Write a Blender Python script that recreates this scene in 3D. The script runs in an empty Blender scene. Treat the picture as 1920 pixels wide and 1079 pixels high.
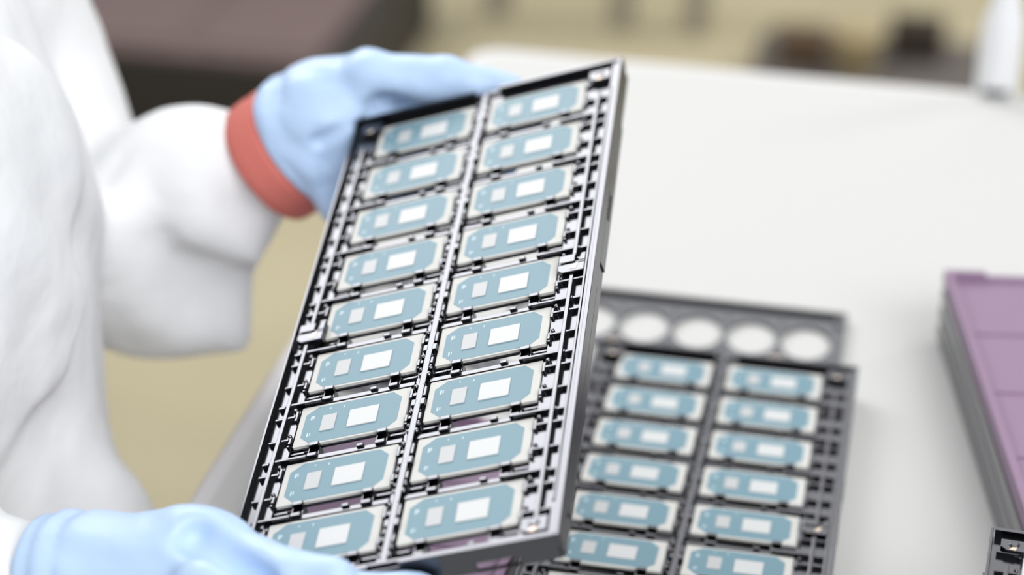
import bpy, bmesh, math, random
import numpy as np
from mathutils import Vector, Matrix

# ------------------------------------------------------------------ frame
# Working frame: millimetres on the table tray (x right, y away, z up, z=0 at that tray's rim); the table top is z=-17.
TABLE_Z = -17.0
FLOOR_Z = TABLE_Z - 750.0
def W(p):                                   # working mm -> world metres (floor at 0)
    return Vector((p[0] * .001, p[1] * .001, (p[2] - FLOOR_Z) * .001))
RB = np.array([[0.98115812, 0.1915411, 0.02531289], [0.10547744, -0.42125978, -0.90078561], [-0.16187417, 0.88648305, -0.43352572]])
CAM = np.array([79.87367, -904.23654, 546.10935])
FPX = 4306.91
def P(px, py, depth):                       # a point seen at a pixel of the 1920x1079 frame, at its own distance (mm)
    c = np.array([(px - 960) / FPX * depth, (py - 539.5) / FPX * depth, depth])
    return RB.T @ c + CAM
RA = np.array([[0.94629913, -0.08675661, -0.31143417], [0.02085106, 0.97769314, -0.20900083], [0.32261925, 0.19128357, 0.92699914]])
TA = np.array([-106.47697, -47.23443, 121.88751])
def A(x, y, z):                             # a point in the held tray's own frame
    return RA @ np.array([x, y, z], float) + TA

sc = bpy.context.scene
col = sc.collection

# ------------------------------------------------------------------ camera, light, exposure
cam_d = bpy.data.cameras.new('camera'); cam = bpy.data.objects.new('camera', cam_d); col.objects.link(cam)
r, d, f = RB
M = Matrix(((r[0], -d[0], -f[0], 0), (r[1], -d[1], -f[1], 0), (r[2], -d[2], -f[2], 0), (0, 0, 0, 1)))
M.translation = W(CAM); cam.matrix_world = M
cam_d.sensor_width = 36; cam_d.lens = FPX * 36 / 1920
cam_d.clip_start = .05; cam_d.clip_end = 60
cam_d.dof.use_dof = True; cam_d.dof.focus_distance = .93; cam_d.dof.aperture_fstop = 4.1
cam_d.dof.aperture_blades = 0
sc.camera = cam

world = bpy.data.worlds.new('world'); sc.world = world; world.use_nodes = True
bg = world.node_tree.nodes['Background']; bg.inputs[0].default_value = (.93, .96, 1, 1); bg.inputs[1].default_value = .41

def area(name, loc, target, sx, sy, power, colr=(1, 1, 1), spread=180):
    l = bpy.data.lights.new(name, 'AREA'); l.shape = 'RECTANGLE'; l.size = sx; l.size_y = sy; l.energy = power; l.color = colr; l.spread = math.radians(spread)
    o = bpy.data.objects.new(name, l); col.objects.link(o); o.location = loc
    o.rotation_euler = (Vector(target) - Vector(loc)).to_track_quat('-Z', 'Y').to_euler(); return o
area('ceiling_and_fill_panel', (-1.85, 2.1, 2.62), (-.1, 0, .85), 2.1, 1.5, 84)
area('ceiling_and_fill_panel', (.6, .2, 3.0), (.1, .1, .75), 2.4, 1.2, 20)
area('ceiling_and_fill_panel', (1.3, -1.9, 2.5), (-.2, .1, .85), 2.4, 1.4, 92)  # added fill light, brightens the coat from the camera side
area('ceiling_and_fill_panel', (-.25, 3.3, 2.6), (0, .3, .75), 2.6, 1.4, 20)  # added so the table tray has something bright to reflect
area('ceiling_and_fill_panel', (2.5, 3.5, 2.9), (-.3, 2.9, 0), 2.4, 1.2, 33, (1, .97, .9), 70)  # added to brighten the far floor, spread narrowed to miss the table

sc.view_settings.view_transform = 'Standard'; sc.view_settings.look = 'None'
sc.view_settings.exposure = -0.2; sc.view_settings.gamma = 1.0
try: sc.view_settings.use_curve_mapping = False
except Exception: pass

# ------------------------------------------------------------------ materials
def mat(name, c, rough=.5, metal=0, spec=.5, bump=None, mottle=None, sheen=0, coat=0, sss=0, ior=None):
    m = bpy.data.materials.new(name); m.use_nodes = True; nt = m.node_tree; b = nt.nodes['Principled BSDF']
    b.inputs['Base Color'].default_value = (*c, 1); b.inputs['Roughness'].default_value = rough
    b.inputs['Metallic'].default_value = metal; b.inputs['Specular IOR Level'].default_value = spec
    if sheen: b.inputs['Sheen Weight'].default_value = sheen
    if ior: b.inputs['IOR'].default_value = ior
    if coat: b.inputs['Coat Weight'].default_value = coat
    if sss:
        b.inputs['Subsurface Weight'].default_value = sss; b.inputs['Subsurface Radius'].default_value = (1, 1, 1); b.inputs['Subsurface Scale'].default_value = .004
    tc = nt.nodes.new('ShaderNodeTexCoord')
    if mottle:
        scale, c2, lo, hi = mottle
        n = nt.nodes.new('ShaderNodeTexNoise'); n.inputs['Scale'].default_value = scale; n.inputs['Detail'].default_value = 3
        nt.links.new(tc.outputs['Object'], n.inputs['Vector'])
        rp = nt.nodes.new('ShaderNodeValToRGB'); rp.color_ramp.elements[0].position = lo; rp.color_ramp.elements[1].position = hi
        rp.color_ramp.elements[0].color = (*c, 1); rp.color_ramp.elements[1].color = (*c2, 1)
        nt.links.new(n.outputs['Fac'], rp.inputs['Fac']); nt.links.new(rp.outputs['Color'], b.inputs['Base Color'])
    if bump:
        scale, st, dist = bump
        n = nt.nodes.new('ShaderNodeTexNoise'); n.inputs['Scale'].default_value = scale; n.inputs['Detail'].default_value = 4
        nt.links.new(tc.outputs['Object'], n.inputs['Vector'])
        bp = nt.nodes.new('ShaderNodeBump'); bp.inputs['Strength'].default_value = st; bp.inputs['Distance'].default_value = dist
        nt.links.new(n.outputs['Fac'], bp.inputs['Height']); nt.links.new(bp.outputs['Normal'], b.inputs['Normal'])
    return m
M_tray = mat('dark_grey_antistatic_plastic', (.104, .105, .114), .17, 1, .5)
M_purple = mat('purple_tray_plastic', (.26, .172, .262), .5, 0, .4)
M_sub = mat('cream_chip_substrate', (.58, .575, .55), .5, 0, .2)
M_mask = mat('blue_solder_mask', (.155, .27, .325), .42, 0, .22)
M_die = mat('silicon_baked_reflection', (.56, .57, .57), .36, 0, .2)  # pale base colour stands in for the die's mirror reflection
M_die2 = mat('silicon_baked_reflection_small', (.47, .48, .485), .38, 0, .2)  # reflected brightness put into the base colour here too
M_print = mat('pale_print', (.5, .62, .68), .5)
M_gold = mat('beige_metal_mark', (.75, .6, .48), .35, .4)
M_glove = mat('blue_nitrile', (.45, .60, .83), .48, 0, .45, bump=(60, .25, .003), sss=.05)
M_coat = mat('white_cleanroom_fabric', (.765, .772, .785), .75, 0, .3, bump=(14, .25, .02))
M_skin = mat('skin', (.62, .42, .32), .5, sss=.1)
M_band = mat('coral_elastic_band', (.60, .17, .14), .75, 0, .2, bump=(350, .4, .0015))
M_table = mat('white_laminate', (.575, .575, .56), .6, 0, .15)
M_trim = mat('grey_edge_trim', (.66, .64, .64), .5)
M_metal = mat('painted_steel', (.28, .255, .2), .5)
M_floor = mat('tan_vinyl_floor', (.32, .28, .185), .6, 0, .3, mottle=(2.2, (.37, .33, .22), .35, .65))
M_mauve = mat('mauve_lid', (.118, .084, .08), .6, 0, .3)
M_dark = mat('charcoal_panel', (.028, .025, .022), .6, 0, .3)
M_brown = mat('brown_board', (.09, .055, .03), .7)
M_darkbrown = mat('dark_brown_board', (.03, .02, .013), .7)
M_slate = mat('dark_grey_mat', (.085, .075, .068), .8)
M_tan = mat('tan_plastic', (.28, .225, .12), .6)
M_bottle = mat('white_bottle_plastic', (.74, .75, .77), .4, 0, .5)
M_black = mat('black_rubber', (.02, .02, .025), .6)

# ------------------------------------------------------------------ helpers
class MB:
    def __init__(s): s.v = []; s.f = []
    def box(s, x0, x1, y0, y1, z0, z1):
        i = len(s.v)
        s.v += [(x0, y0, z0), (x1, y0, z0), (x1, y1, z0), (x0, y1, z0), (x0, y0, z1), (x1, y0, z1), (x1, y1, z1), (x0, y1, z1)]
        s.f += [tuple(i + k for k in q) for q in ((0, 3, 2, 1), (4, 5, 6, 7), (0, 1, 5, 4), (1, 2, 6, 5), (2, 3, 7, 6), (3, 0, 4, 7))]
        return s
    def prism(s, poly, z0, z1, top=None):
        n = len(poly); i = len(s.v); top = top or poly
        s.v += [(x, y, z0) for x, y in poly] + [(x, y, z1) for x, y in top]
        s.f.append(tuple(i + k for k in reversed(range(n)))); s.f.append(tuple(i + n + k for k in range(n)))
        s.f += [(i + k, i + (k + 1) % n, i + n + (k + 1) % n, i + n + k) for k in range(n)]
        return s
    def lathe(s, prof, n=32, cx=0, cy=0):
        i = len(s.v); m = len(prof)
        for rr, z in prof:
            for k in range(n): a = 2 * math.pi * k / n; s.v.append((cx + rr * math.cos(a), cy + rr * math.sin(a), z))
        for j in range(m - 1):
            for k in range(n):
                s.f.append((i + j * n + k, i + j * n + (k + 1) % n, i + (j + 1) * n + (k + 1) % n, i + (j + 1) * n + k))
        s.f.append(tuple(i + k for k in reversed(range(n)))); s.f.append(tuple(i + (m - 1) * n + k for k in range(n)))
        return s
    def ring_plate(s, x0, x1, y0, y1, z0, z1, holes, n=20):
        """A plate with oval holes on a grid: holes = (xs, ys, rx, ry)."""
        xs, ys, rr, ry = holes
        hx = (xs[1] - xs[0]) / 2; hy = (ys[1] - ys[0]) / 2 if len(ys) > 1 else hx
        for cx in xs:
            for cy in ys:
                i = len(s.v); sq = []; ci = []
                for k in range(n):
                    a = 2 * math.pi * (k + .5) / n; c, sn = math.cos(a), math.sin(a)
                    t = min(hx / abs(c) if abs(c) > 1e-6 else 1e9, hy / abs(sn) if abs(sn) > 1e-6 else 1e9)
                    sq.append((cx + c * t, cy + sn * t)); ci.append((cx + c * rr, cy + sn * ry))
                for z in (z0, z1): s.v += [(x, y, z) for x, y in sq] + [(x, y, z) for x, y in ci]
                for k in range(n):
                    q = (k + 1) % n; b = i + 2 * n
                    s.f += [(b + k, b + q, b + n + q, b + n + k), (i + k, i + n + k, i + n + q, i + q), (i + n + k, b + n + k, b + n + q, i + n + q), (i + k, i + q, b + q, b + k)]
        X0, X1 = xs[0] - hx, xs[-1] + hx; Y0, Y1 = min(ys) - hy, max(ys) + hy
        if X0 > x0: s.box(x0, X0, y0, y1, z0, z1)
        if X1 < x1: s.box(X1, x1, y0, y1, z0, z1)
        if Y0 > y0: s.box(X0, X1, y0, Y0, z0, z1)
        if Y1 < y1: s.box(X0, X1, Y1, y1, z0, z1)
        return s
    def mesh(s, name, m, smooth=False):
        me = bpy.data.meshes.new(name); me.from_pydata([(x * .001, y * .001, z * .001) for x, y, z in s.v], [], s.f); me.update()
        bm = bmesh.new(); bm.from_mesh(me); bmesh.ops.recalc_face_normals(bm, faces=bm.faces); bm.to_mesh(me); bm.free()
        me.materials.append(m)
        if smooth:
            for p in me.polygons: p.use_smooth = True
        return me
def obj(name, me, parent=None, bevel=0, loc=None):
    o = bpy.data.objects.new(name, me); col.objects.link(o)
    if parent: o.parent = parent
    if loc is not None: o.location = loc
    if bevel:
        b = o.modifiers.new('bevel', 'BEVEL'); b.width = bevel * .001; b.segments = 2; b.limit_method = 'ANGLE'; b.harden_normals = False
    return o
def tag(o, label, cat, group=None):
    o['label'] = label; o['category'] = cat
    if group: o['group'] = group
    return o
def empty(name, mw):
    o = bpy.data.objects.new(name, None); col.objects.link(o); o.empty_display_size = .02; o.matrix_world = mw; return o
def copy_tree(o, parent=None):
    c = o.copy(); col.objects.link(c)
    if parent: c.parent = parent
    for ch in list(o.children): copy_tree(ch, c)
    return c
def frame_mat(rot3, t):
    m = Matrix(((*rot3[0], 0), (*rot3[1], 0), (*rot3[2], 0), (0, 0, 0, 1))); m.translation = W(t); return m
def rz(deg):
    a = math.radians(deg); return np.array([[math.cos(a), -math.sin(a), 0], [math.sin(a), math.cos(a), 0], [0, 0, 1]])
def structure(o): o['kind'] = 'structure'; return o

# ------------------------------------------------------------------ setting: floor
structure(obj('floor', MB().box(-4000, 4000, -2500, 7000, -60, 0).mesh('floor', M_floor)))

M_wall = mat('pale_wall_paint', (.72, .71, .66), .7, 0, .3)
structure(obj('wall_back', MB().box(-4060, 4000, 7000, 7060, -60, 3100).mesh('wall_back', M_wall)))
structure(obj('wall_left', MB().box(-4060, -4000, -2500, 7000, -60, 3100).mesh('wall_left', M_wall)))

# ------------------------------------------------------------------ table
tbl = empty('work_table', frame_mat(np.eye(3), (0, 0, FLOOR_Z)))
tag(tbl, 'large white laminate work table under the chip trays', 'table')
def rrect(x0, x1, y0, y1, rr, n=6):
    pts = []
    for cx, cy, a0 in ((x1 - rr, y1 - rr, 0), (x0 + rr, y1 - rr, 90), (x0 + rr, y0 + rr, 180), (x1 - rr, y0 + rr, 270)):
        for k in range(n + 1): a = math.radians(a0 + 90 * k / n); pts.append((cx + rr * math.cos(a), cy + rr * math.sin(a)))
    return pts
TX0, TX1, TY0, TY1 = -235, 1300, -620, 638
obj('table_top', MB().prism(rrect(TX0 + 11, TX1 - 11, TY0 + 11, TY1 - 11, 14), 720, 750).mesh('table_top', M_table), tbl, 0)
tm = MB()
outer, inner = rrect(TX0, TX1, TY0, TY1, 25), rrect(TX0 + 11, TX1 - 11, TY0 + 11, TY1 - 11, 14)
n_ = len(outer)
for z0_, z1_ in ((718, 750),):
    i = len(tm.v)
    tm.v += [(x, y, z0_) for x, y in outer] + [(x, y, z1_ - 3) for x, y in outer] + [(x + (ix - x) * .3, y + (iy - y) * .3, z1_) for (x, y), (ix, iy) in zip(outer, inner)] + [(x, y, z1_) for x, y in inner] + [(x, y, z0_) for x, y in inner]
    for lv in range(5):
        a, b = lv * n_, ((lv + 1) % 5) * n_
        tm.f += [(i + a + k, i + a + (k + 1) % n_, i + b + (k + 1) % n_, i + b + k) for k in range(n_)]
obj('edge_trim', tm.mesh('edge_trim', M_trim), tbl)
for x in (TX0 + 60, TX1 - 60):
    for y in (TY0 + 60, TY1 - 60):
        obj('leg', MB().box(x - 20, x + 20, y - 20, y + 20, 0, 720).mesh('leg', M_metal), tbl, 2)

# ------------------------------------------------------------------ chip tray
PITCH = 35.65
XR, XL = 26.2, -30.2                    # chip centres of the two columns
def pocket_mesh(side):
    """One pocket, origin at the chip centre column and row line; side=+1 right column, -1 left column."""
    s = MB(); c = XR if side > 0 else XL
    B = lambda x0, x1, y0, y1, z0, z1: s.box(min(x0, x1), max(x0, x1), y0, y1, z0, z1)
    out = (57.0 - c) if side > 0 else (-59.2 - c)       # the side rail
    rim = (63.6 - c) if side > 0 else (-66.9 - c)
    rb = (63.2 - c) if side > 0 else (-64.8 - c)          # where the ribs stop
    oc = 24.6 * side                                    # chip's outer end
    ic = -24.6 * side
    # ledge the chip lies on, margin floor and the bar below
    B(-25, 25, -13.4, 13.2, -5.6, -4.5); B(-25, 25, -6, 13.2, -7.5, -5.6)
    B(oc, rim, -22.3, 13.35, -6.5, -3.4)
    B(-25, -14.5, -22.3, -13.4, -8, -6.0); B(14.5, 25, -22.3, -13.4, -8, -6.0)
    B(-25, 25, -22.4, -19.8, -8, -3.4)
    B(ic, ic - 1.7 * side, -22.3, 13.35, -6.5, -4.6)
    # clips on the lower edge
    for u in (-13.8, 15.6):
        B(u - 2.1, u + 2.1, -15.2, -13.05, -7.5, -1.7)
        B(u - 2.1, u + 2.1, -21.2, -19.2, -7.5, -2.2)
        B(u - 2.6, u - 1.9, -19.4, -15, -7.5, -3.4); B(u + 1.9, u + 2.6, -19.4, -15, -7.5, -3.4)
    B(5.4, 8.4, -20.6, -18.9, -6, -2.4)
    B(-25, -18.5, -16.4, -15.2, -6.5, -4.2); B(18, 25, -16.4, -15.2, -6.5, -4.2)
    # walls at the chip ends
    for e, g in ((oc, side), (ic, -side)):
        B(e, e + 1.3 * g, 3.2, 9.2, -6, -1.9); B(e, e + 1.3 * g, -11.4, -7.4, -6, -1.9)
        B(e + 1.0 * g, e + 3.0 * g, 4.6, 6.6, -6, -2.3); B(e + 1.0 * g, e + 2.6 * g, -9.8, -7.9, -6, -2.3)
        B(e + .2 * g, e + 1.5 * g, -13.2, -12.1, -6, -2.0)
        s.lathe([(1.1, -6), (1.1, -2.2), (.7, -1.6)], 10, e + 1.9 * g, 10.4)
        s.lathe([(.9, -6), (.9, -2.4), (.6, -1.9)], 10, e + 1.7 * g, -5.4)
    # ribs running from the pocket to the rim
    B(oc + side, rb, 4.9, 6.2, -6, -1.5)
    B(oc + side, rb, -9.6, -8.4, -6, -1.5)
    B(15.5 * side, out + 1.8 * side, -22.4, -21.0, -7, -1.4)
    B(out, out + 2.6 * side, -22.6, -20.9, -6, -1.5); B(out + 2.6 * side, rb, -23.1, -21.6, -6, -1.5)
    return s.mesh('pocket', M_tray)
ME_pocket = {1: pocket_mesh(1), -1: pocket_mesh(-1)}
Y0, Y1 = -168.8, 163.9
def frame_mesh():
    s = MB()
    # rim: outer wall with a step, inner ledge
    def wall(x0, x1, y0, y1, z0, z1): s.box(x0, x1, y0, y1, z0, z1)
    for g in (-1, 1):
        if g > 0:
            wall(66.1, 68, Y0, Y1, -6, 0); wall(63.4, 66.1, Y0 + 2, Y1 - 2, -7, -.9); wall(63.4, 64.5, Y0 + 20, Y1 - 24, -6, -.35)
        else: wall(-68, -66.8, Y0, Y1, -6, -.5)
        wall(min(65.6 * g, 67.4 * g), max(65.6 * g, 67.4 * g), Y0 + 1, Y1 - 1, -12, -6)
        wall(min(67.2 * g, 68 * g), max(67.2 * g, 68 * g), 6, 118, -12, -5.9)
        wall(min(67.2 * g, 68 * g), max(67.2 * g, 68 * g), -150, -12, -9.5, -5.9)
        for k in range(9):                                      # worn embossed marks on the side wall
            yy = 40 + 2.1 * k; wall(min(67.9 * g, 68.25 * g), max(67.9 * g, 68.25 * g), yy, yy + .5, -9.5, -7.4); wall(min(67.9 * g, 68.25 * g), max(67.9 * g, 68.25 * g), yy + .5, yy + 1.3, -8.0 + .6 * (k % 3), -7.4 + .6 * (k % 3))
    for y0, y1 in ((Y0, Y0 + 2.2), (Y1 - 2.2, Y1)):
        wall(-66.2, -6, y0, y1, -6, 0); wall(6, 66.2, y0, y1, -6, 0); wall(-6, 6, y0, y1, -6, -2.2)
        if y0 < 0:                                             # the near skirt has two see-through slots
            for x0, x1 in ((-66, -50.5), (-33.5, 33.5), (50.5, 66)): wall(x0, x1, y0 + .3, y1 - .3, -12, -6)
            for x0, x1 in ((-50.5, -33.5), (33.5, 50.5)): wall(x0, x1, y0 + .3, y1 - .3, -12, -11.3); wall(x0, x1, y0 + .3, y1 - .3, -7.4, -6)
        else: wall(-66, 66, y0 + .3, y1 - .3, -12, -6)
    wall(-65, 65, Y0 + 2, Y0 + 3.6, -7.4, -.9)
    # end floors
    wall(-66.8, 63.5, 142.6 + 13.3, Y1 - 2, -7.5, -3.6)
    wall(-66.8, 63.5, Y0 + 2, -142.6 - 22.3, -7.5, -3.6)
    for k in range(7):                                          # underside stiffeners
        yy = -124.8 + k * PITCH; wall(-66, 66, yy - 3.4, yy - 2.4, -10.5, -8)
    # end tabs
    for x0, x1 in ((33.5, 50.5), (-50.5, -33.5)):
        s.prism([(x0, Y1), (x1, Y1), (x1 - 1, Y1 + 3.6), (x0 + 1, Y1 + 3.6)], -10.4, -6.4)
    return s.mesh('frame', M_tray)
def pad_mesh(w, h, slot=True):
    """A raised pad w x h, top at z=0, with an angled slot cut through its top."""
    s = MB()
    ch = 2.2
    if slot:
        s.prism([(-w / 2, -h / 2), (w / 2, -h / 2), (w / 2, .2), (-w / 2, .2)][:], -6, 0) if not slot else None
        s.prism([(-w / 2 + ch, -h / 2), (w / 2, -h / 2), (w / 2, -.4), (-w / 2, -.4), (-w / 2, -h / 2 + ch)], -6, 0)
        s.box(-w / 2, -w / 2 + 1.6, -.4, .9, -6, 0); s.box(w / 2 - 4.6, w / 2, -.4, .9, -6, 0)
        s.prism([(-w / 2, .9), (w / 2 - 4.6, .9), (w / 2 - 4.6, h / 2), (-w / 2, h / 2)], -6, 0)
        s.prism([(w / 2 - 3.3, .9), (w / 2, .9), (w / 2, h / 2), (w / 2 - 2.2, h / 2)], -6, 0)
    else:
        s.prism([(-w / 2 + ch, -h / 2), (w / 2, -h / 2), (w / 2, h / 2), (-w / 2, h / 2), (-w / 2, -h / 2 + ch)], -6, -.3)
        s.lathe([(2.2, -.5), (2.2, .1), (1.5, .3)], 12, 0, .5)
    s.box(-w / 2, w / 2, -h / 2 + .2, h / 2, -6, -2.5)
    return s.mesh('pad', M_tray)
def mark_mesh(): return MB().prism([(-1.9, -1.5), (.6, -1.9), (1.6, 1.9), (-.2, 1.2)], 0, .15).mesh('mark', M_gold)
ME = dict(frame=frame_mesh(), pad=pad_mesh(12, 12.6), pad_c=pad_mesh(10.5, 8, False), mark=mark_mesh(),
          rail=MB().box(-.9, .9, Y0 + 12, Y1 - 26, -6, -1.0).mesh('side_rail', M_tray))
sp = MB().box(-2.4, .4, Y0 + 2, Y1 - 2, -7.5, -1.6)
sp.box(-4.4, 2.2, Y0 + 2, Y1 - 2, -7.5, -4.8)
for k in range(9):
    yy = 142.6 - k * PITCH
    for g in (-1, 1):
        sp.box(-1 + min(.9 * g, 3.0 * g), -1 + max(.9 * g, 3.0 * g), yy - 2.6, yy + 1.2, -6, -1.5)
        sp.lathe([(1.0, -6), (1.0, -2), (.6, -1.4)], 10, -1 + 2.1 * g, yy - 14.6)
        sp.lathe([(1.3, -6), (1.3, -2.2), (.8, -1.6)], 10, -1 + 1.5 * g, yy - 18)
ME['spine'] = sp.mesh('center_spine', M_tray)
def make_tray(label, mw, group=None):
    root = empty('chip_tray', mw); tag(root, label, 'chip tray', group)
    obj('frame', ME['frame'], root, .35)
    obj('center_spine', ME['spine'], root, .3)
    obj('side_rail', ME['rail'], root, .2, (.0579, 0, 0)); obj('side_rail', ME['rail'], root, .2, (-.0602, 0, 0))
    for row in range(9):
        for side in (1, -1):
            obj('pocket', ME_pocket[side], root, .22, ((XR if side > 0 else XL) * .001, (142.6 - row * PITCH) * .001, 0))
    for (x, y, flip, kind) in ((57.6, .6, 0, 'pad'), (-59.0, -9.8, 0, 'pad'), (57.8, 152.2, 0, 'pad_c'), (-58.2, 152.2, 1, 'pad_c'), (57.8, -160.5, 0, 'pad_c'), (-58.2, -160.5, 1, 'pad_c')):
        p = obj('corner_pad' if kind == 'pad_c' else 'side_pad', ME[kind], root, .35, (x * .001, y * .001, 0))
        m = obj('beige_mark', ME['mark'], p, 0, ((1.5 if kind == 'pad' else 0) * .001, (-2.6 if kind == 'pad' else -2.2) * .001, .00002 if kind == 'pad' else -.00028)); m['label'] = 'small beige metallic mark'
    return root

# ------------------------------------------------------------------ processor package (one of these lies in each pocket)
def oct_(x0, x1, y0, y1, c): return [(x0 + c, y0), (x1 - c * .9, y0), (x1, y0 + c * .9), (x1, y1 - c * .9), (x1 - c * .9, y1), (x0 + c * 1.1, y1), (x0, y1 - c * .9), (x0, y0 + c), (x0 + c * .3, y0 + c * .3)][:8]
CH = dict(
    substrate=MB().prism(rrect(-24, 24, -12.85, 12.1, .6, 3), -4.45, -3.1).mesh('substrate', M_sub),
    solder_mask=MB().prism(oct_(-21.4, 20.6, -11.9, 10.9, 4.6), -3.2, -3.02).mesh('solder_mask', M_mask),
    large_die=MB().box(-1.4, 11.3, -6.3, 4.3, -3.1, -2.6).mesh('large_die', M_die),
    small_die=MB().box(-13.4, -7.2, -5.6, 4.2, -3.1, -2.65).mesh('small_die', M_die2))
pm = MB()
for x, y, w, h in ((-18.9, 4.2, .7, 2.6), (-17.9, 4.4, .5, 2.0), (-18.9, -6.4, .6, 2.4), (-17.8, -6.2, .4, 1.8), (-11.2, 8.6, .5, .9), (-5.2, 8.0, .5, 1.2)):
    pm.box(x, x + w, y - h / 2, y + h / 2, -3.1, -2.98)
CH['print_marks'] = pm.mesh('print_marks', M_print)
def make_chip():
    root = empty('processor_package', Matrix.Identity(4))
    for k in ('substrate', 'solder_mask', 'large_die', 'small_die', 'print_marks'):
        o = obj(k, CH[k], root, .12 if k == 'substrate' else 0)
        if k == 'solder_mask': o['label'] = 'blue solder mask'
        if k == 'large_die': o['label'] = 'large shiny silver die'
        if k == 'small_die': o['label'] = 'small silver die'
    return root
chip0 = make_chip(); used = [False]
def place_chip(mw, row, side, label, group):
    o = copy_tree(chip0) if used[0] else chip0
    used[0] = True
    o.matrix_world = mw @ Matrix.Translation(((XR if side > 0 else XL) * .001, (142.6 - row * PITCH) * .001, 0))
    tag(o, label, 'processor chip', group)
ORD = ['top', 'second', 'third', 'fourth', 'fifth', 'sixth', 'seventh', 'eighth', 'ninth']
MA = frame_mat(RA, TA)
make_tray('grey two-column chip tray held tilted in blue-gloved hands', MA, 'chip trays')
for row in range(9):
    for side in (-1, 1):
        place_chip(MA, row, side, 'blue and cream processor chip in %s row, %s column of the hand-held tray' % (ORD[row], 'left' if side < 0 else 'right'), 'processor chips in the hand-held tray')
MBt = frame_mat(np.eye(3), (0, 0, 0))
make_tray('grey chip tray lying on the table, full of blue chips', MBt, 'chip trays')
for row in range(7):
    for side in (-1, 1):
        if row == 6 and side == 1: continue
        place_chip(MBt, row, side, 'blue and cream processor chip in %s row, %s column of the table tray' % (ORD[row], 'left' if side < 0 else 'right'), 'processor chips in the tray on the table')

# perforated tray lying crosswise under the table tray
rt = empty('perforated_tray', frame_mat(np.eye(3), (0, 0, TABLE_Z)))
tag(rt, 'grey tray with a row of big round holes, under the table chip tray', 'chip tray')
H = 5.0
xs = [38 - 29.3 * k for k in range(9)][::-1]
pl = MB().ring_plate(-214, 58, 116, 250, 1, H - 2.4, (xs, [127, 170, 213], 13.7, 20.2), 28)
obj('perforated_plate', pl.mesh('perforated_plate', M_tray), rt, 0)
fr = MB()
for b in ((-214, 58, 247.4, 250), (-214, 58, 116, 118.6), (-214, -211.4, 118.6, 247.4), (55.4, 58, 118.6, 247.4)): fr.box(b[0], b[1], b[2], b[3], 0, H)
fr.box(52, 55.6, 236, 247.6, H - 2.5, H - 1.2)
obj('skirt', fr.mesh('skirt', M_tray), rt, .3)
for k in range(len(xs) - 1):
    m = obj('beige_mark', MB().box(-4, 4, -1.2, 1.2, 0, .25).mesh('mark', M_gold), rt, 0, ((xs[k] + 14.6) * .001, .1915, (H - 2.4) * .001)) if k % 3 == 1 else None

# plain trays: purple cover and grey trays of the stacks
def plain_tray_mesh(w, l, h, m, notch=True):
    s = MB()
    for g in (-1, 1):
        s.box(min(g * w / 2, g * (w / 2 - 4)), max(g * w / 2, g * (w / 2 - 4)), -l / 2, l / 2, h * .35, h)
        s.box(-w / 2 + 4, w / 2 - 4, min(g * l / 2, g * (l / 2 - 4)), max(g * l / 2, g * (l / 2 - 4)), h * .35, h * (.78 if notch else 1))
        s.box(min(g * (w / 2 - 1), g * (w / 2 - 5)), max(g * (w / 2 - 1), g * (w / 2 - 5)), -l / 2 + 1, l / 2 - 1, 0, h * .36)
        s.box(-w / 2 + 5, w / 2 - 5, min(g * (l / 2 - 1), g * (l / 2 - 5)), max(g * (l / 2 - 1), g * (l / 2 - 5)), 0, h * .36)
        if notch:
            for x0, x1 in ((-w / 2 + 4, -w / 2 + 22), (-18, 20), (w / 2 - 24, w / 2 - 4)):
                s.box(x0, x1, min(g * l / 2, g * (l / 2 - 4)), max(g * l / 2, g * (l / 2 - 4)), h * .78, h)
    s.box(-w / 2 + 3.9, w / 2 - 3.9, -l / 2 + 3.9, l / 2 - 3.9, h * .35, h * .6)
    for k in range(1, 5):
        y = -l / 2 + l * k / 5; s.box(-w / 2 + 4, w / 2 - 4, y - 5, y + 5, h * .6, h * .68)
    return s.mesh('tray', m)
# grey-purple stack at the right: far left corner at (107,238)
ANG = 9.5
def corner_frame(cx, cy, w, l, ang, z):
    R = rz(ang); c = np.array([cx, cy, 0]) - R @ np.array([-w / 2, l / 2, 0]); return frame_mat(R, (c[0], c[1], z))
g_me = plain_tray_mesh(136, 316, 10.6, M_tray, False)
zz = TABLE_Z
PL = ['lowest', 'middle', 'upper']
for k in range(3):
    o = obj('grey_tray', g_me, None, 0); o.matrix_world = corner_frame(107, 238, 136, 316, ANG, zz)
    tag(o, '%s of three grey trays under the purple tray at right' % PL[k], 'tray', 'grey trays under the purple tray'); zz += 10.6
o = obj('purple_tray', plain_tray_mesh(136.5, 316.5, 11, M_purple)); o.matrix_world = corner_frame(107, 238, 136.5, 316.5, ANG, zz)
tag(o, 'shallow purple tray topping the stack at the right edge', 'tray', 'purple trays')
# purple tray on the table seen only through the slots of the held tray
o = obj('purple_tray', plain_tray_mesh(118, 280, 11, M_purple)); o.matrix_world = frame_mat(np.eye(3), (-133, -62, TABLE_Z))
tag(o, 'purple tray on the table seen through the slots of the held tray', 'tray', 'purple trays')
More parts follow.
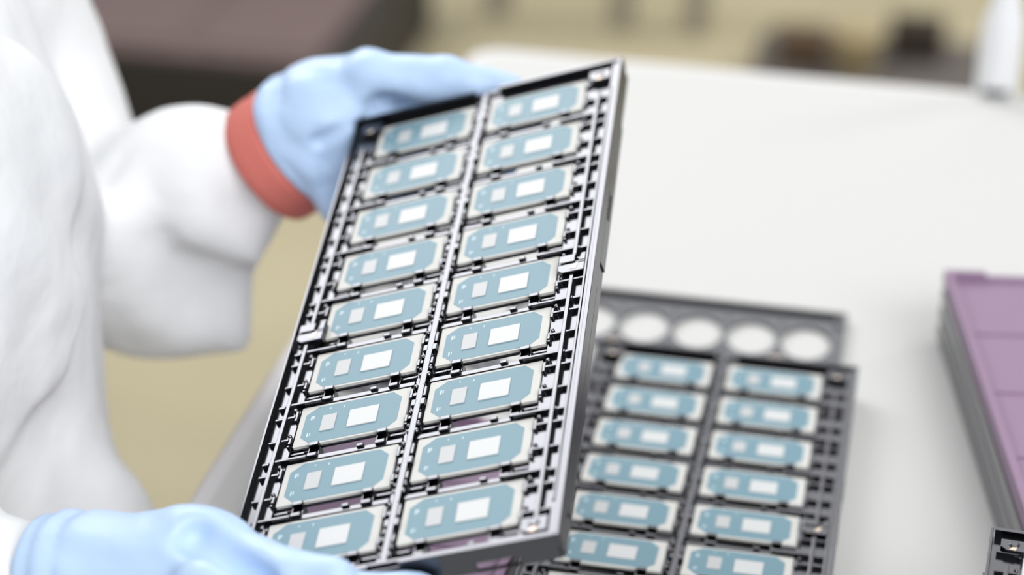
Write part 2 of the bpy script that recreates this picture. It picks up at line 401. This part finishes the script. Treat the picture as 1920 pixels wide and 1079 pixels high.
# stack in the bottom right corner
zz = TABLE_Z
for k in range(7):
    o = obj('grey_tray', g_me); R = rz(-3.3); c = np.array([129.4 - (.9 if k == 5 else 0), -92, 0]) - R @ np.array([-68, 158, 0]); o.matrix_world = frame_mat(R, (c[0], c[1], zz)); zz += 10.05
    tag(o, 'grey tray number %d from the bottom of the corner stack at lower right' % (k + 1), 'tray', 'grey trays in the corner stack')
zz += 12.55
R = rz(-3.3); c = np.array([129.4, -92, 0]) - R @ np.array([-68, Y1, 0]); MC = frame_mat(R, (c[0], c[1], zz))
make_tray('dark chip tray topping the stack in the bottom right corner', MC, 'chip trays')
place_chip(MC, 0, -1, 'processor chip in the tray cut off by the bottom right corner', None)

# ------------------------------------------------------------------ white bottle at the far table edge
bt = empty('plastic_bottle', frame_mat(np.eye(3), (137, 634, TABLE_Z)))
tag(bt, 'white plastic bottle standing at the far edge of the table', 'bottle')
obj('body', MB().lathe([(13, 0), (14.6, 1.2), (15, 4), (15.2, 30), (15, 44), (14, 54), (11.4, 63), (9.4, 70), (8.8, 78)], 40).mesh('body', M_bottle, True), bt)
obj('neck', MB().lathe([(8.4, 77.5), (8.4, 110), (7.5, 122), (3, 128), (2.4, 150)], 32).mesh('neck', M_bottle, True), bt)
lm = MB()
for k in range(9):
    a0 = math.radians(-128 + 8 * k); a1 = math.radians(-128 + 8 * (k + 1))
    i = len(lm.v)
    for a in (a0, a1):
        for rr in (14.6, 15.25):
            for z in (3, 8.5): lm.v.append((rr * math.cos(a), rr * math.sin(a), z))
    lm.f += [(i, i + 1, i + 3, i + 2), (i + 4, i + 6, i + 7, i + 5), (i, i + 4, i + 5, i + 1), (i + 2, i + 3, i + 7, i + 6), (i + 1, i + 5, i + 7, i + 3), (i, i + 2, i + 6, i + 4)]
o = obj('base_mark', lm.mesh('base_mark', M_black), bt); o['label'] = 'small dark mark at the foot'

# ------------------------------------------------------------------ things on the floor behind
cr = empty('storage_crate', frame_mat(np.eye(3), (-1070, 2430, FLOOR_Z)))
tag(cr, 'dark low crate with a mauve lid on the floor, upper left', 'crate')
obj('crate_body', MB().box(-330, 330, -330, 330, 0, 150).mesh('crate_body', M_dark), cr, 6)
lid = MB().box(-326, 300, -328, 326, 150, 162)
for k in range(3): lid.box(-320 + 215 * k, -130 + 215 * k, -300, 300, 162, 168)
obj('lid', lid.mesh('lid', M_mauve), cr, 5)
bn = empty('steel_frame_bench', frame_mat(np.eye(3), (-380, 3000, FLOOR_Z)))
tag(bn, 'brown steel bench on the floor behind, only its legs in view', 'bench')
for px, yy in ((-262, -150), (-45, -150), (85, -150), (-262, 350), (85, 350)):
    obj('leg', MB().box(px - 20, px + 20, yy - 20, yy + 20, 0, 700).mesh('leg', M_metal), bn, 2)
obj('top_frame', MB().box(-300, 320, -180, -130, 700, 730).box(-300, 320, 350, 400, 700, 730).box(-300, -250, -130, 350, 700, 730).box(270, 320, -130, 350, 700, 730).mesh('top_frame', M_metal), bn, 3)  # unseen top, left open so it throws no shadow on the floor
o = obj('floor_mat', MB().prism(rrect(-180, 250, -210, 90, 30), 0, 12).mesh('floor_mat', M_slate)); o.location = W((0, 2800, FLOOR_Z)); tag(o, 'dark grey mat on the floor beyond the table, upper right', 'mat')
def carton(name, x, y, w, dd, h, m, label, cat):
    e = empty(name, frame_mat(rz(4), (x, y, FLOOR_Z + 12))); tag(e, label, cat)
    obj('carton_body', MB().box(-w / 2, w / 2, -dd / 2, dd / 2, 0, h).mesh('carton_body', m), e, 3)
    fl = MB().box(-w / 2 - 2, -1, -dd / 2 - 2, dd / 2 + 2, h, h + 5).box(1, w / 2 + 2, -dd / 2 - 2, dd / 2 + 2, h, h + 5)
    obj('flaps', fl.mesh('flaps', m), e, 1)
carton('brown_carton', -105, 2710, 84, 60, 55, M_brown, 'brown carton on the floor mat, left of the tan tub', 'box')
carton('dark_carton', 78, 2790, 90, 60, 62, M_darkbrown, 'dark brown carton on the floor mat, right of the tan tub', 'box')
tb = empty('tan_tub', frame_mat(np.eye(3), (-18, 2690, FLOOR_Z + 12))); tag(tb, 'round tan tub on the floor mat between two cartons', 'tub')
obj('tub_body', MB().lathe([(30, 0), (33, 3), (38, 60), (38, 66)], 32).mesh('tub_body', M_tan, True), tb)
obj('lid', MB().lathe([(40, 62), (40, 70), (34, 73)], 32).mesh('lid', M_tan, True), tb)

# ------------------------------------------------------------------ person: smooth signed-distance bodies turned into meshes
def caps(G, a, b, r1, r2=None, sc_=None):
    r2 = r1 if r2 is None else r2; a = np.asarray(a, np.float32); b = np.asarray(b, np.float32)
    if sc_ is not None:
        k = np.asarray(sc_, np.float32); p0 = (G[0] - a[0]) / k[0]; p1 = (G[1] - a[1]) / k[1]; p2 = (G[2] - a[2]) / k[2]; ba = (b - a) / k
    else: p0 = G[0] - a[0]; p1 = G[1] - a[1]; p2 = G[2] - a[2]; ba = b - a
    t = np.clip((p0 * ba[0] + p1 * ba[1] + p2 * ba[2]) / max(float(ba @ ba), 1e-6), 0, 1)
    return np.sqrt((p0 - t * ba[0]) ** 2 + (p1 - t * ba[1]) ** 2 + (p2 - t * ba[2]) ** 2) - (r1 + (r2 - r1) * t)
def smin(a, b, k):
    h = np.clip(.5 + .5 * (b - a) / k, 0, 1); return b + (a - b) * h - k * h * (1 - h)
def smax(a, b, k): return -smin(-a, -b, k)
def grid(lo, hi, step):
    ax = [np.arange(lo[i], hi[i] + step, step, dtype=np.float32) for i in range(3)]
    return np.meshgrid(*ax, indexing='ij'), np.array(lo, float)
def nets(D, lo, step):
    s = D < 0; n = np.array(D.shape); c = n - 1
    corners = [(i, j, k) for i in (0, 1) for j in (0, 1) for k in (0, 1)]
    cnt = np.zeros(c, np.int8)
    for i, j, k in corners: cnt += s[i:i + c[0], j:j + c[1], k:k + c[2]]
    act = (cnt > 0) & (cnt < 8); idx = -np.ones(c, np.int64); cells = np.argwhere(act); idx[act] = np.arange(len(cells))
    V = np.zeros((len(cells), 3)); N = np.zeros(len(cells))
    vals = {q: D[cells[:, 0] + q[0], cells[:, 1] + q[1], cells[:, 2] + q[2]] for q in corners}
    for q in corners:
        for ax in range(3):
            if q[ax]: continue
            q2 = list(q); q2[ax] = 1; q2 = tuple(q2); a, b = vals[q], vals[q2]; m = (a < 0) != (b < 0)
            t = np.where(m, a / np.where(m, a - b, 1), 0); pt = np.zeros((len(cells), 3)); pt += np.array(q); pt[:, ax] += t
            V[m] += pt[m]; N[m] += 1
    V = (cells + V / N[:, None]) * step + lo
    F = []
    for ax in range(3):
        u, v = (ax + 1) % 3, (ax + 2) % 3
        sl = [slice(None)] * 3; sl2 = [slice(None)] * 3
        sl[ax] = slice(0, n[ax] - 1); sl2[ax] = slice(1, n[ax])
        for k in (u, v): sl[k] = sl2[k] = slice(1, n[k] - 1)
        a, b = s[tuple(sl)], s[tuple(sl2)]
        for flip, m in ((False, a & ~b), (True, ~a & b)):
            e = np.argwhere(m)
            if not len(e): continue
            e[:, u] += 1; e[:, v] += 1
            def g(du, dv): w = e.copy(); w[:, u] += du; w[:, v] += dv; return idx[w[:, 0], w[:, 1], w[:, 2]]
            q = np.stack([g(-1, -1), g(0, -1), g(0, 0), g(-1, 0)], 1); F.append(q[:, ::-1] if flip else q)
    return V, np.concatenate(F)
def sdf_obj(name, D, lo, step, m, parent, relax=2):
    V, F = nets(D, lo, step)
    for _ in range(relax):
        acc = np.zeros_like(V); cn = np.zeros(len(V))
        for k in range(4):
            np.add.at(acc, F[:, k], V[F[:, (k + 1) % 4]]); np.add.at(cn, F[:, k], 1); np.add.at(acc, F[:, k], V[F[:, (k - 1) % 4]]); np.add.at(cn, F[:, k], 1)
        V = V * .4 + .6 * acc / np.maximum(cn, 1)[:, None]
    pts = V * .001; pts[:, 2] -= FLOOR_Z * .001
    base = np.array(parent.matrix_world.translation); pts -= base
    me = bpy.data.meshes.new(name); me.from_pydata(pts.tolist(), [], F.tolist()); me.update(); me.materials.append(m)
    me.polygons.foreach_set('use_smooth', [True] * len(me.polygons))
    return obj(name, me, parent)
def wave(G, seed, wl, amp):
    rs = np.random.RandomState(seed); o = 0
    for k in range(5):
        dvec = rs.normal(size=3); dvec /= np.linalg.norm(dvec); fq = 2 * math.pi / (wl * rs.uniform(.6, 1.5)); ph = rs.uniform(0, 6.28)
        o = o + np.sin((G[0] * dvec[0] + G[1] * dvec[1] + G[2] * dvec[2]) * fq + ph + 1.3 * np.sin((G[1] * dvec[0] - G[2] * dvec[1] + G[0] * dvec[2]) * fq * .5))
    return o * amp / 3

person = empty('person', frame_mat(np.eye(3), (-480, -20, FLOOR_Z)))
tag(person, 'person in white cleanroom coat and blue gloves holding the tilted tray', 'person')

# --- upper hand: thumb along the far end of the tray, four fingers underneath it
WL = P(571, 262, 1154); ELB = P(62, 440, 1240); SHL = P(-150, -260, 1235)
axL = (P(694, 180, 1136) - WL); axL /= np.linalg.norm(axL)
def hand_chain(G, D, pts, rad, k):
    for i in range(len(pts) - 1): D = smin(D, caps(G, pts[i], pts[i + 1], rad[i], rad[i + 1]), k)
    return D
def glove(name, chains, palm, cuff_c, cuff_ax, cuff_r, cuff_len, lo_hi, wr_end, creases=()):
    G, lo = grid(lo_hi[0], lo_hi[1], 1.5)
    D = np.full(G[0].shape, 1e3, np.float32)
    for a, b, r1, r2 in palm: D = smin(D, caps(G, a, b, r1, r2), 14)
    cc = cuff_c - cuff_ax * 2; D = smin(D, caps(G, cc, wr_end, cuff_r, cuff_r * .92), 14)
    F = np.full(G[0].shape, 1e3, np.float32)
    for pts, rad in chains: F = np.minimum(F, hand_chain(G, np.full(G[0].shape, 1e3, np.float32), pts, rad, 3))
    D = smin(D, F, 5)
    for a, b, r_, k_ in creases: D = smax(D, -caps(G, a, b, r_, r_ * .6), k_)
    D = D + wave(G, 5, 26, .7) + wave(G, 9, 13, .25)
    h = (G[0] - cuff_c[0]) * cuff_ax[0] + (G[1] - cuff_c[1]) * cuff_ax[1] + (G[2] - cuff_c[2]) * cuff_ax[2]
    rr = np.sqrt(np.maximum((G[0] - cuff_c[0]) ** 2 + (G[1] - cuff_c[1]) ** 2 + (G[2] - cuff_c[2]) ** 2 - h * h, 0))
    # gathered cuff: soft rings round the wrist, cut square, rolled bead at the mouth, hollow inside
    hw = h + wave(G, 21, 40, 3.0)
    D = D - 1.4 * np.exp(-((hw - 8) / 3.5) ** 2) * (rr < cuff_r * 1.6) + 1.0 * np.exp(-((hw - 17) / 2.5) ** 2) * (rr < cuff_r * 1.6)
    D = smax(D, -h, 2)
    bead = np.sqrt((rr - cuff_r) ** 2 + (h - 1.5) ** 2) - 2.3
    D = smin(D, bead, 2.5)
    D = np.maximum(D, -np.maximum(rr - (cuff_r - 2.6), h - 12))
    # the glove yields where it presses on the tray
    L = [sum(RA[j, i] * (G[j] - TA[j]) for j in range(3)) for i in range(3)]
    bx = np.maximum(np.maximum(np.abs(L[0]) - 69, np.abs(L[1] + 2.5) - 167.4), np.abs(L[2] + 5.8) - 6.9)
    D = smax(D, -bx, 1.5)
    return sdf_obj(name, D.astype(np.float32), lo, 1.5, M_glove, person, 2)
palmL = [(WL + axL * 18, A(-72, 176, -32), 26, 15), (WL + axL * 10, A(-86, 156, -36), 26, 15), (WL + axL * 12, P(690, 156, 1134), 24, 16), (WL + axL * 16, A(-80, 168, -36), 26, 15), (P(670, 200, 1156), P(770, 214, 1150), 15, 10)]
chL = [([P(645, 195, 1146), P(695, 148, 1127), P(835, 150, 1121), P(958, 170, 1117)], [17, 14, 11, 8]),
       ([A(-72, 176, -30), A(-34, 160, -29), A(-4, 147, -22.6), A(24, 143, -21)], [12, 9.6, 8.6, 7.6]),
       ([A(-78, 166, -33), A(-46, 140, -32), A(-18, 128, -25), A(6, 126, -21)], [12, 9.6, 8.6, 7.6]),
       ([A(-84, 156, -35), A(-62, 130, -34), A(-40, 114, -27), A(-22, 116, -21)], [11, 9, 8, 7.2]),
       ([A(-90, 148, -36), A(-74, 124, -33), A(-62, 110, -26), A(-52, 113, -20.5)], [10, 8.2, 7.2, 6.6])]
def bounds(pts, pad): q = np.array(pts); return q.min(0) - pad, q.max(0) + pad
allL = [p for c_, _ in chL for p in c_] + [WL - axL * 8] + [q for a, b, _, _ in palmL for q in (a, b)]
glove('glove', chL, palmL, WL - axL * 4, axL, 31.2, 30, bounds(allL, 36), WL + axL * 14, [(P(722, 198, 1122), P(800, 214, 1112), 6, 8), (P(600, 262, 1118), P(660, 240, 1112), 2.5, 7), (P(620, 300, 1120), P(665, 270, 1114), 2.5, 7), (P(640, 150, 1110), P(660, 190, 1112), 2, 6)])

# --- lower hand: thumb over the front of the near end, index finger along the end face
WR = P(104, 1116, 878); 
axR = P(330, 1098, 864) - WR; axR /= np.linalg.norm(axR)
palmR = [(WR + axR * 20, P(345, 1056, 862), 21, 19), (WR + axR * 18, P(330, 1130, 858), 24, 17), (WR + axR * 18, P(385, 1044, 856), 20, 17), (WR + axR * 12, P(300, 1180, 866), 22, 15)]
chR = [([P(300, 1064, 866), P(412, 1046, 857), P(545, 1086, 837), P(624, 1094, 831)], [18, 14.5, 11, 9]),
       ([P(385, 1112, 834), P(520, 1146, 830), P(670, 1122, 836), P(785, 1112, 838)], [13, 10.5, 9.2, 8]),
       ([P(360, 1160, 850), P(490, 1205, 846), P(600, 1190, 856), P(690, 1150, 872)], [12, 10, 8.8, 7.8]),
       ([P(340, 1190, 856), P(440, 1245, 856), P(540, 1230, 868), P(610, 1190, 884)], [12, 9.6, 8.4, 7.4]),
       ([P(310, 1215, 864), P(390, 1270, 868), P(470, 1255, 880), P(530, 1225, 892)], [11, 8.6, 7.6, 6.8])]
allR = [p for c_, _ in chR for p in c_] + [WR - axR * 8] + [q for a, b, _, _ in palmR for q in (a, b)]
glove('glove', chR, palmR, WR - axR * 2, axR, 29, 30, bounds(allR, 34), WR + axR * 14, [(P(368, 1008, 843), P(500, 1094, 829), 6.5, 7)])

# --- body (skin), continuous: head, neck, trunk, arms, legs
SHR = np.array([-430., -270, 190]); ELR = np.array([-420., -260, 60])
def body_sdf(G, grow, fine=False):
    D = caps(G, (-490, -40, -250), (-460, -60, 140), 140 + grow, 122 + grow, (1, 1.25, 1))
    D = smin(D, caps(G, SHL, ELB, 52 + grow, 44 + grow), 40); D = smin(D, caps(G, SHR, ELR, 52 + grow, 44 + grow), 40)
    return D
WLs = WL - axL * 40; WRs = WR - axR * 34
G, lo = grid((-720, -340, -790), (-160, 330, 640), 9)
D = body_sdf(G, -14)
D = smin(D, caps(G, ELB, WL - axL * 30, 36, 24), 20); D = smin(D, caps(G, ELR, WR - axR * 30, 36, 24), 20)
D = smin(D, caps(G, WL - axL * 34, WL + axL * 10, 24, 22), 8); D = smin(D, caps(G, WR - axR * 34, WR + axR * 26, 22, 22), 8)
D = smin(D, caps(G, (-455, -110, 180), (-440, -130, 330), 54, 50), 30)
D = smin(D, caps(G, (-428, -130, 370), (-445, -130, 440), 74, 82, (1, .85, 1)), 20)
D = smin(D, caps(G, (-350, -130, 395), (-338, -130, 377), 9, 13), 10)
for g in (-1, 1):
    D = smin(D, caps(G, (-470, -20 + 95 * g, -260), (-190 - 100, -20 + 110 * g, -300), 72, 58), 20)
    D = smin(D, caps(G, (-290, -20 + 110 * g, -300), (-330, -20 + 110 * g, -700), 56, 38), 20)
    D = smin(D, caps(G, (-340, -20 + 110 * g, -738), (-220, -20 + 120 * g, -748), 34, 24), 14)
sdf_obj('body', D, lo, 9, M_skin, person, 1)

# --- coat: loose shell with sleeves, lap and folds
G, lo = grid((-760, -380, -560), (-150, 360, 420), 5)
D = caps(G, (-443, -45, -330), (-446, -42, 110), 170, 160, (1, 1.2, 1))
D = smin(D, caps(G, (-450, -50, 60), (-466, -70, 150), 150, 130, (1, 1.3, 1)), 50)
D = smin(D, caps(G, SHR, ELR, 74, 66), 45)
SL = np.full(G[0].shape, 1e3, np.float32)
SL = smin(SL, caps(G, SHL, ELB, 60, 62), 45)
SL = smin(SL, caps(G, ELB, P(296, 434, 1195), 60, 45), 24)
SL = smin(SL, caps(G, P(296, 434, 1195), P(398, 346, 1176), 45, 34), 22)
SL = smin(SL, caps(G, P(398, 346, 1176), WL - axL * 22, 34, 30), 14)
SL = smin(SL, caps(G, P(330, 420, 1184), P(430, 420, 1174), 42, 24), 20)
SL = smin(SL, caps(G, P(260, 520, 1204), P(420, 560, 1186), 40, 18), 26)
SL = smin(SL, caps(G, P(260, 600, 1209), P(445, 640, 1186), 22, 9), 24)
D = smin(D, caps(G, P(20, 1010, 1090), P(140, 1055, 1090), 62, 44), 40)
D = smin(D, caps(G, (-455, -20, 185), SHL, 88, 62), 60)
D = smin(D, SL, np.clip(8 + (G[2] - 95) * .9, 8, 70))
D = smin(D, caps(G, ELR, WR - axR * 24, 60, 34), 24)
for g, yy in ((1, 70), (-1, -110)):
    D = smin(D, caps(G, (-470, yy, -250), (-300, yy + 15, -250), 95, 92), 40)
for pa, pb, r_, k_ in ((P(296, 362, 1140), P(385, 302, 1128), 5, 9), (P(195, 350, 1150), P(245, 288, 1150), 6, 10), (P(415, 425, 1138), P(470, 455, 1138), 12, 14), (P(300, 440, 1146), P(345, 560, 1162), 14, 22)):
    D = smax(D, -caps(G, pa, pb, r_), k_)
for pa, pb, r_ in ((P(368, 335, 1150), P(392, 420, 1152), 11), (P(392, 420, 1152), P(485, 492, 1160), 10), (P(255, 420, 1165), P(275, 560, 1180), 16)):
    D = smin(D, caps(G, pa, pb, r_, r_ * .8), 16)
# the coat's overlapping front flap: cloth one step thicker on one side of its edge
q0, q1, q2 = P(-10, 330, 1000), P(55, 560, 1010), P(112, 790, 1020)
for a_, b_, z0_, z1_ in ((q0, q1, -1e9, 1e9),):
    nn = np.cross(P(112, 790, 1020) - q0, np.array([.25, 1, 0])); nn /= np.linalg.norm(nn)
    sd = (G[0] - q0[0]) * nn[0] + (G[1] - q0[1]) * nn[1] + (G[2] - q0[2]) * nn[2] + 3 * np.sin(G[2] / 22)
    D = D - 7 / (1 + np.exp(-sd / 2.0)) * (G[0] < -250)
D = D + wave(G, 3, 150, 5) + wave(G, 11, 70, 2.0) + wave(G, 31, 38, .5)
def groove(D, pts, w, depth):
    for a, b in zip(pts[:-1], pts[1:]): D = smax(D, -(caps(G, a, b, w)), depth)
    return D
sdf_obj('coat', D, lo, 5, M_coat, person, 2)

# --- hood, mask and the little of the face they leave free
G, lo = grid((-560, -240, 220), (-310, -20, 540), 4)
HD = caps(G, (-428, -130, 370), (-445, -130, 440), 84, 92, (1, .85, 1)); HD = smin(HD, caps(G, (-455, -110, 200), (-440, -130, 330), 70, 62), 30)
HD = np.maximum(HD, -caps(G, (-330, -130, 385), (-330, -130, 425), 52, 52)) + wave(G, 8, 60, 1.2)
sdf_obj('hood', HD.astype(np.float32), lo, 4, M_coat, person, 1)
MK = caps(G, (-405, -130, 352), (-405, -130, 372), 62, 66, (1, .8, 1)); MK = smax(MK, caps(G, (-345, -130, 350), (-345, -130, 372), 46, 46), 6)
sdf_obj('face_mask', MK.astype(np.float32), lo, 4, M_glove, person, 1)

# --- wrist strap: band round the cuff of the sleeve
def band(name, c, ax, r0, r1, w, m):
    ax = ax / np.linalg.norm(ax); u = np.cross(ax, [0, 0, 1.]); u /= np.linalg.norm(u); v = np.cross(ax, u); s = MB(); n = 48
    prof = [(r0, -w / 2), (r1 - .6, -w / 2), (r1, -w / 2 + .8), (r1 + .5, -w * .12), (r1 + .1, w * .1), (r1 + .4, w * .3), (r1, w / 2 - .8), (r1 - .6, w / 2), (r0, w / 2)]
    base = np.array([-480, -20, FLOOR_Z])
    for rr, h in prof:
        for k in range(n):
            a = 2 * math.pi * k / n; s.v.append(tuple(c + ax * h + (u * math.cos(a) + v * math.sin(a)) * rr - base))
    m_ = len(prof)
    for j in range(m_):
        for k in range(n): s.f.append((j * n + k, j * n + (k + 1) % n, ((j + 1) % m_) * n + (k + 1) % n, ((j + 1) % m_) * n + k))
    return obj(name, s.mesh(name, m, True), person)
bandc = WL - axL * 14.5
o = band('wrist_strap', bandc, axL, 27, 33.4, 19, M_band); o['label'] = 'coral red elastic wrist strap'
